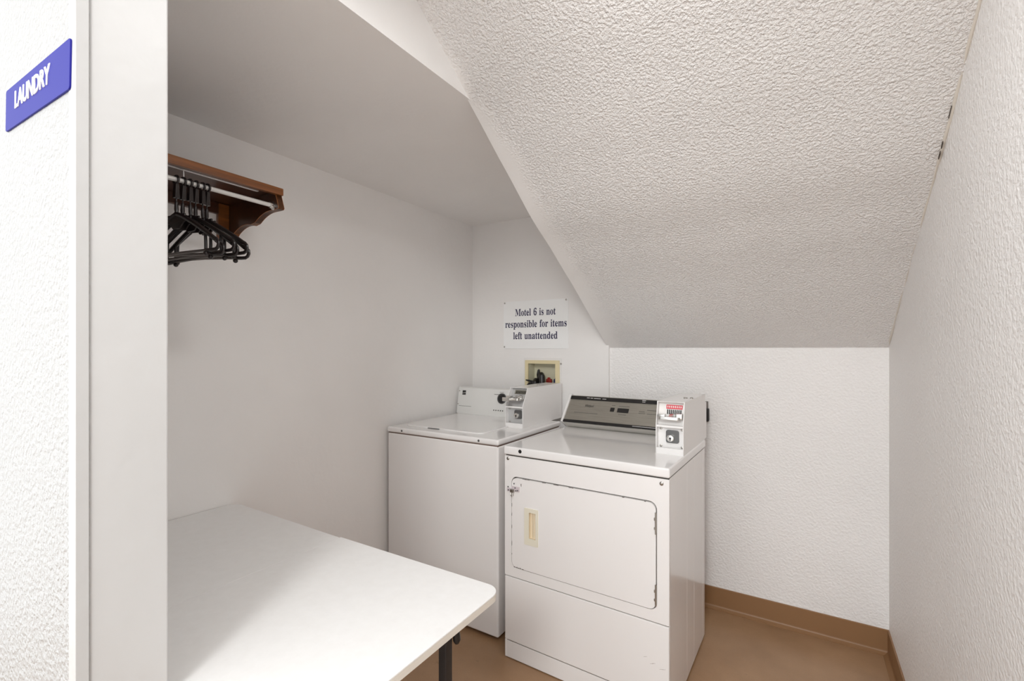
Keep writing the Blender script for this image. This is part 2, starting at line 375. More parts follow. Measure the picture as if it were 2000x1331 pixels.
# outline letters (roman capitals and lower case with serifs), 1000 units per em
GLYPH = {"6":[375,[[197,-7],[150,-1],[109,18],[76,49],[51,93],[35,151],[30,222],[33,275],[42,325],[57,370],[77,409],[104,441],[137,466],[176,481],[222,486],[261,484],[291,476],[313,464],[329,449],[338,431],[340,412],[336,393],[322,376],[298,364],[260,360],[259,380],[256,400],[251,419],[243,434],[232,443],[216,447],[180,435],[152,401],[134,345],[125,269],[141,278],[161,286],[186,292],[218,294],[273,285],[315,258],[343,214],[352,155],[342,90],[313,38],[264,5],[199,38],[222,44],[239,64],[251,98],[255,148],[250,196],[238,228],[219,247],[193,253],[174,251],[154,243],[137,232],[125,221],[131,138],[147,81],[170,48]],[[13,15,14],[13,16,15],[12,16,13],[12,17,16],[11,17,12],[11,30,17],[30,18,17],[30,19,18],[11,31,30],[29,19,30],[28,19,29],[10,31,11],[10,32,31],[27,19,28],[27,20,19],[26,20,27],[26,21,20],[9,32,10],[9,33,32],[25,21,26],[25,22,21],[24,22,25],[24,23,22],[8,33,9],[8,34,33],[7,34,8],[37,39,38],[36,39,37],[35,39,36],[35,40,39],[34,40,35],[6,34,7],[6,55,34],[55,54,34],[54,40,34],[54,53,40],[53,41,40],[6,56,55],[52,41,53],[6,57,56],[6,58,57],[51,41,52],[5,58,6],[5,59,58],[51,42,41],[50,42,51],[50,43,42],[4,59,5],[49,43,50],[4,60,59],[48,43,49],[3,60,4],[48,44,43],[3,61,60],[47,44,48],[2,61,3],[2,46,61],[46,44,47],[46,45,44],[2,45,46],[1,45,2],[1,0,45]]],"M":[634,[[14,0],[14,17],[43,22],[61,32],[72,50],[75,79],[75,382],[74,402],[71,416],[64,426],[53,432],[37,436],[15,439],[15,455],[185,455],[317,142],[449,455],[617,455],[617,439],[590,433],[573,423],[563,405],[560,378],[560,85],[561,61],[565,43],[571,31],[582,23],[596,19],[617,17],[617,0],[396,0],[396,17],[417,20],[433,25],[443,32],[450,44],[453,61],[455,83],[455,399],[288,0],[270,0],[105,389],[105,80],[109,48],[120,30],[139,20],[169,17],[169,0]],[[12,14,13],[12,11,14],[11,10,14],[10,9,14],[9,42,14],[42,15,14],[15,39,16],[39,17,16],[39,19,17],[19,18,17],[39,20,19],[8,42,9],[39,21,20],[7,42,8],[39,22,21],[6,42,7],[15,40,39],[38,22,39],[6,43,42],[41,15,42],[5,43,6],[38,23,22],[41,40,15],[38,24,23],[37,24,38],[5,44,43],[4,44,5],[36,24,37],[36,25,24],[3,44,4],[3,45,44],[35,25,36],[35,26,25],[34,26,35],[2,45,3],[34,27,26],[2,46,45],[33,27,34],[33,28,27],[1,46,2],[1,47,46],[32,28,33],[32,29,28],[0,47,1],[0,48,47],[31,29,32],[31,30,29]]],"a":[344,[[255,-10],[216,1],[200,35],[151,2],[95,-9],[64,-4],[40,11],[25,34],[20,63],[31,104],[63,136],[119,164],[199,190],[199,241],[196,266],[187,282],[171,292],[148,296],[115,290],[104,274],[106,268],[113,257],[121,243],[123,231],[120,215],[110,202],[95,194],[77,191],[59,194],[45,203],[36,218],[33,236],[37,259],[49,278],[69,295],[95,308],[126,316],[162,318],[223,312],[263,292],[285,259],[293,210],[293,62],[293,48],[295,40],[298,36],[304,34],[312,36],[320,42],[329,28],[294,-1],[151,34],[162,35],[174,41],[187,50],[199,63],[199,169],[138,139],[118,84],[126,46]],[[36,38,37],[35,38,36],[35,39,38],[34,17,35],[17,39,35],[34,18,17],[16,39,17],[33,18,34],[15,39,16],[15,40,39],[33,19,18],[14,40,15],[32,19,33],[32,20,19],[32,21,20],[13,40,14],[31,21,32],[13,41,40],[31,22,21],[31,23,22],[12,41,13],[30,23,31],[30,24,23],[29,24,30],[29,25,24],[12,42,41],[28,25,29],[28,26,25],[27,26,28],[11,56,12],[56,42,12],[11,57,56],[55,42,56],[10,57,11],[10,58,57],[9,58,10],[8,58,9],[8,59,58],[7,59,8],[54,42,55],[54,43,42],[53,43,54],[53,44,43],[7,51,59],[47,49,48],[52,44,53],[52,45,44],[46,49,47],[52,46,45],[51,2,52],[2,46,52],[51,3,2],[1,46,2],[6,51,7],[1,49,46],[6,3,51],[1,50,49],[5,3,6],[5,4,3],[0,50,1]]],"b":[361,[[43,-11],[43,388],[41,414],[37,428],[26,436],[8,439],[8,455],[138,455],[138,279],[175,308],[221,318],[254,313],[284,299],[308,276],[326,245],[338,208],[342,166],[337,118],[323,75],[300,40],[270,13],[233,-4],[192,-10],[148,-1],[105,28],[53,-11],[183,14],[213,23],[232,49],[242,95],[245,160],[242,213],[231,251],[212,273],[184,280],[169,277],[155,270],[144,257],[138,242],[138,69],[149,28]],[[5,7,6],[5,4,7],[4,3,7],[3,8,7],[2,8,3],[1,8,2],[0,8,1],[9,11,10],[9,12,11],[8,12,9],[8,34,12],[34,13,12],[8,35,34],[33,13,34],[0,37,8],[37,36,8],[36,35,8],[33,14,13],[32,14,33],[0,38,37],[31,14,32],[31,15,14],[0,39,38],[30,15,31],[30,16,15],[30,17,16],[29,17,30],[29,18,17],[28,18,29],[28,19,18],[0,24,39],[24,40,39],[27,19,28],[27,20,19],[0,25,24],[23,40,24],[23,26,40],[26,20,27],[23,20,26],[23,21,20],[22,21,23]]],"d":[370,[[140,-10],[107,-5],[78,10],[53,35],[35,66],[23,104],[19,147],[24,196],[36,237],[55,272],[81,297],[112,313],[146,318],[189,309],[223,280],[223,401],[220,419],[212,430],[198,437],[176,439],[176,455],[319,455],[319,75],[320,54],[325,41],[335,32],[353,28],[353,11],[294,6],[223,-10],[223,39],[188,2],[171,28],[187,31],[202,41],[215,56],[223,76],[223,242],[217,257],[206,270],[191,278],[174,281],[147,273],[130,250],[121,210],[118,153],[121,98],[130,58],[146,36]],[[19,21,20],[19,18,21],[18,17,21],[17,16,21],[16,22,21],[15,22,16],[14,22,15],[11,13,12],[10,13,11],[10,14,13],[9,41,10],[41,14,10],[9,42,41],[40,14,41],[40,39,14],[39,38,14],[38,22,14],[9,43,42],[8,43,9],[37,22,38],[8,44,43],[36,22,37],[7,44,8],[7,45,44],[6,45,7],[6,46,45],[5,46,6],[4,46,5],[4,47,46],[35,22,36],[35,23,22],[3,47,4],[3,48,47],[34,23,35],[34,24,23],[33,30,34],[30,24,34],[30,25,24],[33,31,30],[29,25,30],[3,32,48],[2,32,3],[29,26,25],[32,31,33],[2,31,32],[29,28,26],[28,27,26],[1,31,2],[1,0,31]]],"e":[301,[[154,-10],[117,-5],[85,10],[58,35],[37,69],[24,109],[19,157],[24,201],[38,240],[59,273],[87,298],[120,313],[157,318],[209,309],[249,280],[274,234],[283,173],[283,166],[117,166],[138,73],[199,42],[237,53],[270,86],[285,73],[228,11],[116,192],[201,192],[201,215],[199,252],[193,277],[181,292],[161,297],[127,274],[116,203]],[[11,13,12],[10,13,11],[10,31,13],[31,14,13],[9,31,10],[9,32,31],[30,14,31],[29,14,30],[29,15,14],[28,15,29],[9,33,32],[8,33,9],[27,15,28],[7,33,8],[27,16,15],[26,16,27],[7,25,33],[6,25,7],[6,26,25],[6,18,26],[18,16,26],[18,17,16],[6,19,18],[5,19,6],[4,19,5],[21,23,22],[4,20,19],[21,24,23],[3,20,4],[20,24,21],[3,24,20],[2,24,3],[2,0,24],[1,0,2]]],"f":[214,[[15,0],[15,16],[30,18],[40,22],[46,27],[50,35],[52,48],[52,73],[52,277],[16,277],[16,310],[52,310],[52,353],[60,400],[85,436],[123,457],[174,465],[212,460],[240,446],[257,425],[263,400],[260,381],[252,367],[239,358],[224,355],[208,358],[195,365],[187,376],[185,391],[187,405],[193,420],[194,423],[196,426],[197,430],[197,433],[193,441],[180,443],[163,440],[153,430],[149,413],[148,390],[148,310],[203,310],[203,277],[148,277],[148,65],[150,40],[158,26],[173,18],[199,16],[199,0]],[[15,17,16],[15,18,17],[14,36,15],[36,18,15],[36,35,18],[35,19,18],[14,37,36],[34,19,35],[14,38,37],[13,38,14],[33,19,34],[32,19,33],[13,39,38],[31,19,32],[31,20,19],[30,20,31],[29,20,30],[13,40,39],[28,20,29],[12,40,13],[28,21,20],[27,21,28],[12,41,40],[27,22,21],[26,22,27],[26,23,22],[25,23,26],[25,24,23],[11,41,12],[9,11,10],[9,41,11],[9,42,41],[9,43,42],[8,43,9],[7,44,8],[44,43,8],[7,45,44],[6,45,7],[6,46,45],[5,46,6],[5,47,46],[4,47,5],[3,47,4],[3,48,47],[2,48,3],[2,49,48],[1,49,2],[0,49,1],[0,50,49]]],"i":[198,[[18,0],[18,16],[35,19],[45,26],[51,37],[52,56],[52,252],[51,272],[47,285],[37,291],[20,293],[21,310],[148,310],[148,56],[150,38],[154,26],[164,19],[180,16],[180,0],[101,362],[81,366],[65,376],[54,393],[50,412],[54,432],[65,449],[81,460],[101,463],[120,460],[137,449],[147,432],[151,412],[147,393],[136,376],[120,366]],[[26,28,27],[25,28,26],[25,29,28],[24,29,25],[24,30,29],[23,30,24],[23,31,30],[22,31,23],[22,32,31],[21,32,22],[21,33,32],[20,33,21],[20,34,33],[19,34,20],[10,12,11],[10,9,12],[9,8,12],[8,13,12],[7,13,8],[6,13,7],[5,13,6],[4,13,5],[4,14,13],[4,15,14],[3,15,4],[3,16,15],[2,16,3],[2,17,16],[1,17,2],[0,17,1],[0,18,17]]],"l":[199,[[18,0],[18,16],[35,19],[45,26],[51,37],[52,56],[52,398],[51,417],[47,429],[38,436],[20,439],[20,455],[148,455],[148,56],[150,38],[154,26],[164,19],[180,16],[180,0]],[[10,12,11],[10,9,12],[9,8,12],[8,7,12],[7,13,12],[6,13,7],[5,13,6],[4,13,5],[4,14,13],[4,15,14],[3,15,4],[3,16,15],[2,16,3],[2,17,16],[1,17,2],[0,17,1],[0,18,17]]],"m":[554,[[18,0],[18,16],[35,19],[45,26],[51,37],[52,56],[52,253],[51,271],[46,284],[36,291],[19,294],[19,310],[146,310],[146,265],[188,305],[237,318],[292,304],[320,261],[364,304],[418,318],[482,292],[504,212],[504,56],[505,38],[510,26],[520,19],[536,16],[536,0],[377,0],[377,16],[393,19],[403,26],[408,38],[410,56],[410,217],[408,241],[404,258],[394,268],[377,271],[349,263],[324,237],[324,56],[326,38],[331,26],[340,19],[356,16],[356,0],[199,0],[199,16],[215,19],[225,26],[230,38],[232,56],[232,217],[230,241],[226,258],[216,268],[199,271],[170,262],[146,235],[146,56],[148,38],[152,27],[162,19],[177,16],[177,0]],[[14,16,15],[18,20,19],[10,12,11],[10,9,12],[9,13,12],[13,16,14],[13,57,16],[57,17,16],[17,20,18],[17,38,20],[38,37,20],[37,21,20],[8,13,9],[7,13,8],[13,58,57],[56,17,57],[17,39,38],[6,13,7],[36,21,37],[55,17,56],[6,58,13],[17,40,39],[6,59,58],[55,40,17],[35,21,36],[54,40,55],[5,59,6],[34,21,35],[53,40,54],[53,41,40],[5,60,59],[52,41,53],[33,21,34],[33,22,21],[4,60,5],[4,61,60],[51,41,52],[51,42,41],[32,22,33],[32,23,22],[4,62,61],[50,42,51],[50,43,42],[31,23,32],[31,24,23],[3,62,4],[3,63,62],[49,43,50],[49,44,43],[30,24,31],[30,25,24],[2,63,3],[2,64,63],[48,44,49],[48,45,44],[29,25,30],[29,26,25],[1,64,2],[0,64,1],[0,65,64],[47,45,48],[47,46,45],[28,26,29],[28,27,26]]],"n":[381,[[18,0],[18,16],[35,19],[45,26],[51,37],[52,56],[52,253],[51,271],[46,284],[36,291],[19,294],[19,310],[148,310],[148,267],[190,306],[243,318],[309,292],[330,212],[330,56],[332,38],[337,26],[347,19],[363,16],[363,0],[202,0],[202,16],[207,16],[228,26],[235,56],[235,217],[234,241],[229,258],[219,268],[203,271],[173,262],[148,235],[148,56],[149,38],[154,26],[164,19],[180,16],[180,0]],[[14,16,15],[10,12,11],[10,9,12],[9,13,12],[13,16,14],[13,33,16],[33,32,16],[32,17,16],[8,13,9],[7,13,8],[13,34,33],[6,13,7],[31,17,32],[6,34,13],[6,35,34],[30,17,31],[5,35,6],[29,17,30],[5,36,35],[28,17,29],[28,18,17],[4,36,5],[4,37,36],[27,18,28],[27,19,18],[4,38,37],[27,20,19],[3,38,4],[26,20,27],[3,39,38],[26,21,20],[2,39,3],[2,40,39],[26,22,21],[1,40,2],[0,40,1],[0,41,40],[24,26,25],[24,22,26],[24,23,22]]],"o":[336,[[169,-10],[127,-5],[90,11],[60,37],[38,70],[24,110],[19,154],[24,199],[38,239],[60,272],[90,297],[127,313],[168,318],[209,313],[245,298],[275,273],[298,240],[312,200],[317,154],[312,108],[298,69],[275,36],[245,11],[210,-5],[169,11],[193,18],[209,39],[214,56],[217,81],[219,114],[220,154],[217,227],[208,271],[192,292],[169,299],[144,292],[128,271],[120,227],[117,154],[118,114],[120,82],[123,56],[128,39],[144,18]],[[11,13,12],[11,14,13],[10,34,11],[34,14,11],[10,35,34],[33,14,34],[33,15,14],[9,35,10],[9,36,35],[32,15,33],[32,16,15],[8,36,9],[8,37,36],[31,16,32],[31,17,16],[7,37,8],[30,17,31],[7,38,37],[30,18,17],[6,38,7],[6,39,38],[5,39,6],[29,18,30],[29,19,18],[5,40,39],[28,19,29],[4,40,5],[28,20,19],[4,41,40],[27,20,28],[3,41,4],[27,21,20],[3,42,41],[26,21,27],[3,43,42],[25,21,26],[2,43,3],[25,22,21],[2,24,43],[24,22,25],[1,24,2],[1,22,24],[1,23,22],[0,23,1]]],"p":[371,[[17,-139],[17,-124],[31,-122],[40,-117],[47,-110],[50,-101],[52,-86],[52,-64],[52,243],[51,269],[46,283],[37,291],[19,295],[19,310],[143,310],[143,263],[180,305],[230,319],[264,314],[293,298],[317,274],[335,241],[346,203],[350,160],[346,113],[334,72],[316,38],[291,12],[261,-5],[227,-10],[183,1],[148,32],[148,-58],[149,-81],[152,-99],[158,-110],[167,-118],[180,-121],[197,-123],[197,-139],[195,28],[222,36],[239,59],[249,99],[253,154],[250,208],[241,248],[225,270],[199,278],[171,267],[148,235],[148,69],[167,38]],[[16,18,17],[16,19,18],[12,14,13],[12,11,14],[11,15,14],[15,48,16],[48,19,16],[48,20,19],[10,15,11],[9,15,10],[15,49,48],[47,20,48],[47,21,20],[46,21,47],[8,15,9],[15,50,49],[8,50,15],[45,21,46],[7,50,8],[45,22,21],[7,51,50],[44,22,45],[44,23,22],[44,24,23],[43,24,44],[43,25,24],[42,25,43],[42,26,25],[7,31,51],[31,52,51],[41,26,42],[31,40,52],[41,27,26],[40,27,41],[7,32,31],[30,40,31],[30,27,40],[30,28,27],[29,28,30],[7,33,32],[6,33,7],[6,34,33],[5,34,6],[5,35,34],[4,35,5],[3,35,4],[3,36,35],[2,36,3],[2,37,36],[2,38,37],[1,38,2],[1,39,38],[0,39,1]]],"r":[287,[[18,0],[18,16],[35,19],[45,26],[51,37],[52,56],[52,252],[51,273],[46,285],[37,291],[20,293],[21,310],[146,310],[146,252],[165,280],[187,301],[210,314],[233,318],[258,315],[275,304],[286,287],[289,266],[287,248],[278,234],[265,225],[248,222],[233,224],[222,231],[214,240],[207,250],[199,257],[189,260],[175,255],[162,241],[152,220],[149,192],[149,56],[152,37],[159,25],[173,19],[197,16],[197,0]],[[16,18,17],[16,19,18],[15,19,16],[10,12,11],[10,9,12],[9,13,12],[15,20,19],[14,20,15],[8,13,9],[14,21,20],[7,13,8],[13,31,14],[31,21,14],[6,13,7],[31,22,21],[13,32,31],[30,22,31],[29,22,30],[13,33,32],[5,13,6],[5,33,13],[28,22,29],[28,23,22],[5,34,33],[27,23,28],[27,24,23],[26,24,27],[26,25,24],[5,35,34],[5,36,35],[4,36,5],[4,37,36],[3,37,4],[3,38,37],[2,38,3],[2,39,38],[1,39,2],[1,40,39],[0,40,1],[0,41,40]]],"s":[288,[[151,-10],[122,-6],[87,6],[80,8],[73,9],[60,4],[51,-9],[36,-9],[36,105],[53,105],[66,68],[87,39],[112,21],[140,15],[162,18],[179,27],[189,40],[192,58],[183,84],[156,105],[107,130],[76,148],[54,169],[41,193],[37,220],[44,259],[65,291],[98,312],[141,319],[153,318],[166,316],[181,312],[199,308],[202,307],[206,306],[210,305],[213,305],[223,308],[230,319],[244,319],[244,222],[228,222],[215,254],[196,277],[174,291],[149,296],[130,294],[116,286],[108,274],[105,259],[107,244],[115,232],[128,222],[146,212],[191,189],[221,172],[241,151],[253,127],[257,95],[250,51],[228,18],[194,-3]],[[27,29,28],[37,39,38],[37,40,39],[27,30,29],[27,31,30],[27,32,31],[26,32,27],[36,40,37],[26,33,32],[26,34,33],[26,35,34],[26,36,35],[26,45,36],[45,44,36],[44,43,36],[43,40,36],[26,46,45],[26,47,46],[25,47,26],[25,48,47],[42,40,43],[25,49,48],[25,50,49],[24,50,25],[41,40,42],[24,51,50],[24,52,51],[24,53,52],[23,53,24],[23,54,53],[22,54,23],[22,55,54],[22,56,55],[21,56,22],[21,57,56],[20,57,21],[19,57,20],[19,58,57],[7,9,8],[7,10,9],[18,58,19],[18,59,58],[17,59,18],[7,11,10],[16,59,17],[16,60,59],[15,60,16],[7,5,11],[5,4,11],[4,12,11],[14,60,15],[4,13,12],[14,61,60],[13,61,14],[4,3,13],[3,61,13],[2,61,3],[1,61,2],[7,6,5],[1,0,61]]],"t":[228,[[124,-9],[89,-4],[66,10],[53,36],[48,71],[48,279],[20,279],[20,300],[57,336],[88,369],[112,398],[129,424],[144,424],[144,310],[208,310],[208,279],[144,279],[144,82],[146,64],[149,51],[157,43],[168,40],[189,49],[206,75],[222,66],[182,9]],[[10,12,11],[10,13,12],[9,13,10],[8,13,9],[7,13,8],[7,14,13],[7,15,14],[6,15,7],[5,15,6],[4,16,5],[16,15,5],[4,17,16],[4,18,17],[22,24,23],[3,18,4],[22,25,24],[3,19,18],[3,20,19],[21,25,22],[3,21,20],[3,25,21],[2,25,3],[1,25,2],[1,0,25]]],"u":[375,[[131,-10],[91,-3],[65,17],[51,51],[46,97],[46,248],[44,268],[39,282],[29,291],[11,294],[11,310],[142,310],[142,74],[144,58],[151,46],[162,38],[177,36],[205,43],[228,66],[228,248],[226,269],[221,283],[209,291],[189,294],[189,310],[324,310],[324,70],[326,51],[331,39],[342,33],[360,30],[360,13],[300,7],[228,-10],[228,40],[209,19],[186,3],[160,-7]],[[9,11,10],[9,8,11],[8,7,11],[7,12,11],[23,25,24],[23,22,25],[22,21,25],[21,26,25],[20,26,21],[6,12,7],[19,26,20],[5,12,6],[4,12,5],[18,26,19],[3,12,4],[3,13,12],[18,27,26],[17,27,18],[3,14,13],[17,28,27],[2,14,3],[2,15,14],[16,34,17],[34,28,17],[16,35,34],[33,28,34],[33,29,28],[2,16,15],[2,35,16],[33,30,29],[33,32,30],[32,31,30],[2,36,35],[1,36,2],[1,37,36],[0,37,1]]]}

def serif_line(bm, s, x0, x1, zb, capz, y):
    """one line of lettering on a plane facing -y, fitted between x0 and x1, baseline zb, capital height capz"""
    cap = max(v[1] for v in GLYPH['l'][1])
    x = 0; items = []
    lo = hi = None
    for ch in s:
        if ch == ' ':
            x += 230; continue
        adv, V, Fc = GLYPH[ch]
        items.append((x, V, Fc))
        mn = x + min(v[0] for v in V); mx = x + max(v[0] for v in V)
        lo = mn if lo is None else lo
        hi = mx
        x += adv
    kx = (x1 - x0) / (hi - lo); kz = capz / cap
    for ox, V, Fc in items:
        vs_ = [bm.verts.new((x0 + (ox + v[0] - lo) * kx, y, zb + v[1] * kz)) for v in V]
        for f in Fc:
            try:
                bm.faces.new([vs_[i] for i in f])
            except ValueError:
                pass

def sans(name, s, size, m, parent, loc, rot, width=None, bold=0.0, shear=0.0, depth=0.0):
    cu = bpy.data.curves.new(name, 'FONT')
    cu.body = s; cu.size = size; cu.align_x = 'CENTER'; cu.align_y = 'CENTER'
    cu.offset = bold; cu.shear = shear; cu.extrude = depth
    cu.resolution_u = 3
    o = bpy.data.objects.new(name, cu)
    C.objects.link(o)
    bpy.context.view_layer.update()
    me = bpy.data.meshes.new_from_object(o.evaluated_get(bpy.context.evaluated_depsgraph_get()))
    bpy.data.objects.remove(o)
    me.name = name
    xs = [v.co.x for v in me.vertices]
    if width:
        kx = width / (max(xs) - min(xs))
        for v in me.vertices:
            v.co.x *= kx
    me.materials.clear(); me.materials.append(M[m])
    o = bpy.data.objects.new(name, me)
    C.objects.link(o)
    o.parent = parent
    o.location = loc; o.rotation_euler = rot
    return o

# ------------------------------------------------------------------ the setting
XL, XR, XE, YB, ZC = -2.007, 0.351, -0.995, 2.731, 2.293
Z0, SL = 1.421, 0.626
YA = 2.706                      # face of the alcove back wall, a little proud of the textured wall
YF0, YF1, YF2 = 0.2678, 0.285, 0.3984
ZTOP = 3.0
SAG = [(0.0, 0.0), (1.0, 0.0), (1.33, -.014), (1.55, -.024), (1.77, -.034), (2.0, -.016), (2.25, -.004), (2.9, -.005)]
def slope(y):
    """height of the stairs' underside, with the slight sag the boards have"""
    d = 0.0
    for (a, p), (b_, q) in zip(SAG, SAG[1:]):
        if a <= y <= b_:
            t = (y - a) / (b_ - a)
            d = p + (q - p) * t * t * (3 - 2 * t)
    return Z0 + SL * (YB - y) + d

b = B(); rbox(b, -3.2, XR + 0.12, -3.2, YB + 0.12, -0.10, 0.0); struct('floor', b, 'floor')
b = B(); rbox(b, XR, XR + 0.12, -1.5, YB + 0.12, 0, ZTOP); struct('wall_right', b, 'right_texture')
b = B(); rbox(b, -0.986, XR + 0.06, YB, YB + 0.12, 0, 1.6); struct('wall_back', b, 'wall_texture')
b = B(); rbox(b, XL - 0.12, XL, YF1, YB + 0.12, 0, ZC + 0.1); struct('wall_left', b, 'wall_smooth')
# alcove back wall with the opening for the washer supply box
b = B()
ox0, ox1, oz0, oz1 = -1.547, -1.337, 1.095, 1.3165
frame(b, rrect(XL - 0.05, -0.9845, 0, ZC + 0.06, 0.001, 1), rrect(ox0, ox1, oz0, oz1, 0.001, 1), 'y', YA, YA + 0.14)
struct('wall_alcove', b, 'wall_smooth')
# flat alcove ceiling: a deep bulkhead whose right face shows above the slope
b = B(); rbox(b, XL - 0.1, XE + 0.004, YF1 + 0.01, YB + 0.1, ZC, ZTOP + 0.02); struct('ceiling', b, 'wall_smooth')
# sloping underside of the stairs
b = B()
ys = 0.20
sp = [(YB + 0.1 - (YB + 0.1 - ys) * i / 60, slope(YB + 0.1 - (YB + 0.1 - ys) * i / 60)) for i in range(61)]
prism(b, sp + [(ys, ZTOP + 0.05), (YB + 0.1, ZTOP + 0.05)], 'x', XE - 0.004, XR + 0.05)
struct('ceiling', b, 'ceiling_texture', True)
# walkway ceiling behind the camera
b = B(); rbox(b, -3.2, XR + 0.12, -0.55, ys + 0.001, slope(ys), slope(ys) + 0.1); struct('ceiling', b, 'wall_smooth')
# entrance wall on the left, its end, and the covering strip on the corner
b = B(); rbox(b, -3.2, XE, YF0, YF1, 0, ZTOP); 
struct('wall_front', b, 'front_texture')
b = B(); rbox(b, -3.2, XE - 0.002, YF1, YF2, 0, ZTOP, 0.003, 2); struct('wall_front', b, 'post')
b = B(); rbox(b, XE - 0.01, XR + 0.02, YF0, YF2, 2.38, ZTOP); struct('wall_front', b, 'front_texture')   # unseen header over the opening, added to block high walkway light
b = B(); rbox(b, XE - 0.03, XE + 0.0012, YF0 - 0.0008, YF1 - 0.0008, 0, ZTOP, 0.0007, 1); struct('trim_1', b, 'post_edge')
# caulk lines: slope against the right wall, step beside the alcove wall
def caulk():
    b = B()
    pts = []
    n = 46
    for i in range(n):
        y = 0.4 + (YB - 0.01 - 0.4) * i / (n - 1)
        pts.append((XR - 0.002 + random.uniform(-.002, .001), y, slope(y) + 0.002 + random.uniform(-.002, .002)))
    tube(b, pts, [0.0042 + random.uniform(-0.002, 0.002) for _ in pts], 6)
    return struct('trim_2', b, mat('old_caulk', srgb(216, 210, 200), 0.6), True)
caulk()
b = B()
for y, ln, w_ in ((1.751, 0.017, 0.005), (1.779, 0.020, 0.006), (1.662, 0.03, 0.001)):
    prism(b, [(y, slope(y) - .004), (y + ln, slope(y + ln) - .004), (y + ln, slope(y + ln) - .004 - w_), (y, slope(y) - .004 - w_)], 'x', XR - .0085, XR - .0065)
o = struct('trim_3', b, mat('dark_crack', srgb(70, 62, 56), 0.9))

# vinyl cove base
def cove(name, run):
    b = B()
    H_ = 0.116
    prof = [(0, 0), (0.024, 0.0), (0.024, 0.004), (0.010, 0.0115), (0.0065, 0.0165), (0.006, 0.024), (0.006, H_ - 0.002), (0.004, H_), (0, H_)]
    run(b, prof)
    return struct(name, b, 'cove', True)
cove('baseboard_back', lambda b, p: prism(b, [(YB - q[0], q[1]) for q in p], 'x', -0.98, XR))
cove('baseboard_right', lambda b, p: prism(b, [(XR - q[0], q[1]) for q in p], 'y', -1.5, YB - 0.006))
cove('baseboard_left', lambda b, p: prism(b, [(XL + q[0], q[1]) for q in p], 'y', YF2, YA))
cove('baseboard_alcove', lambda b, p: prism(b, [(YA - q[0], q[1]) for q in p], 'x', XL, -0.99))

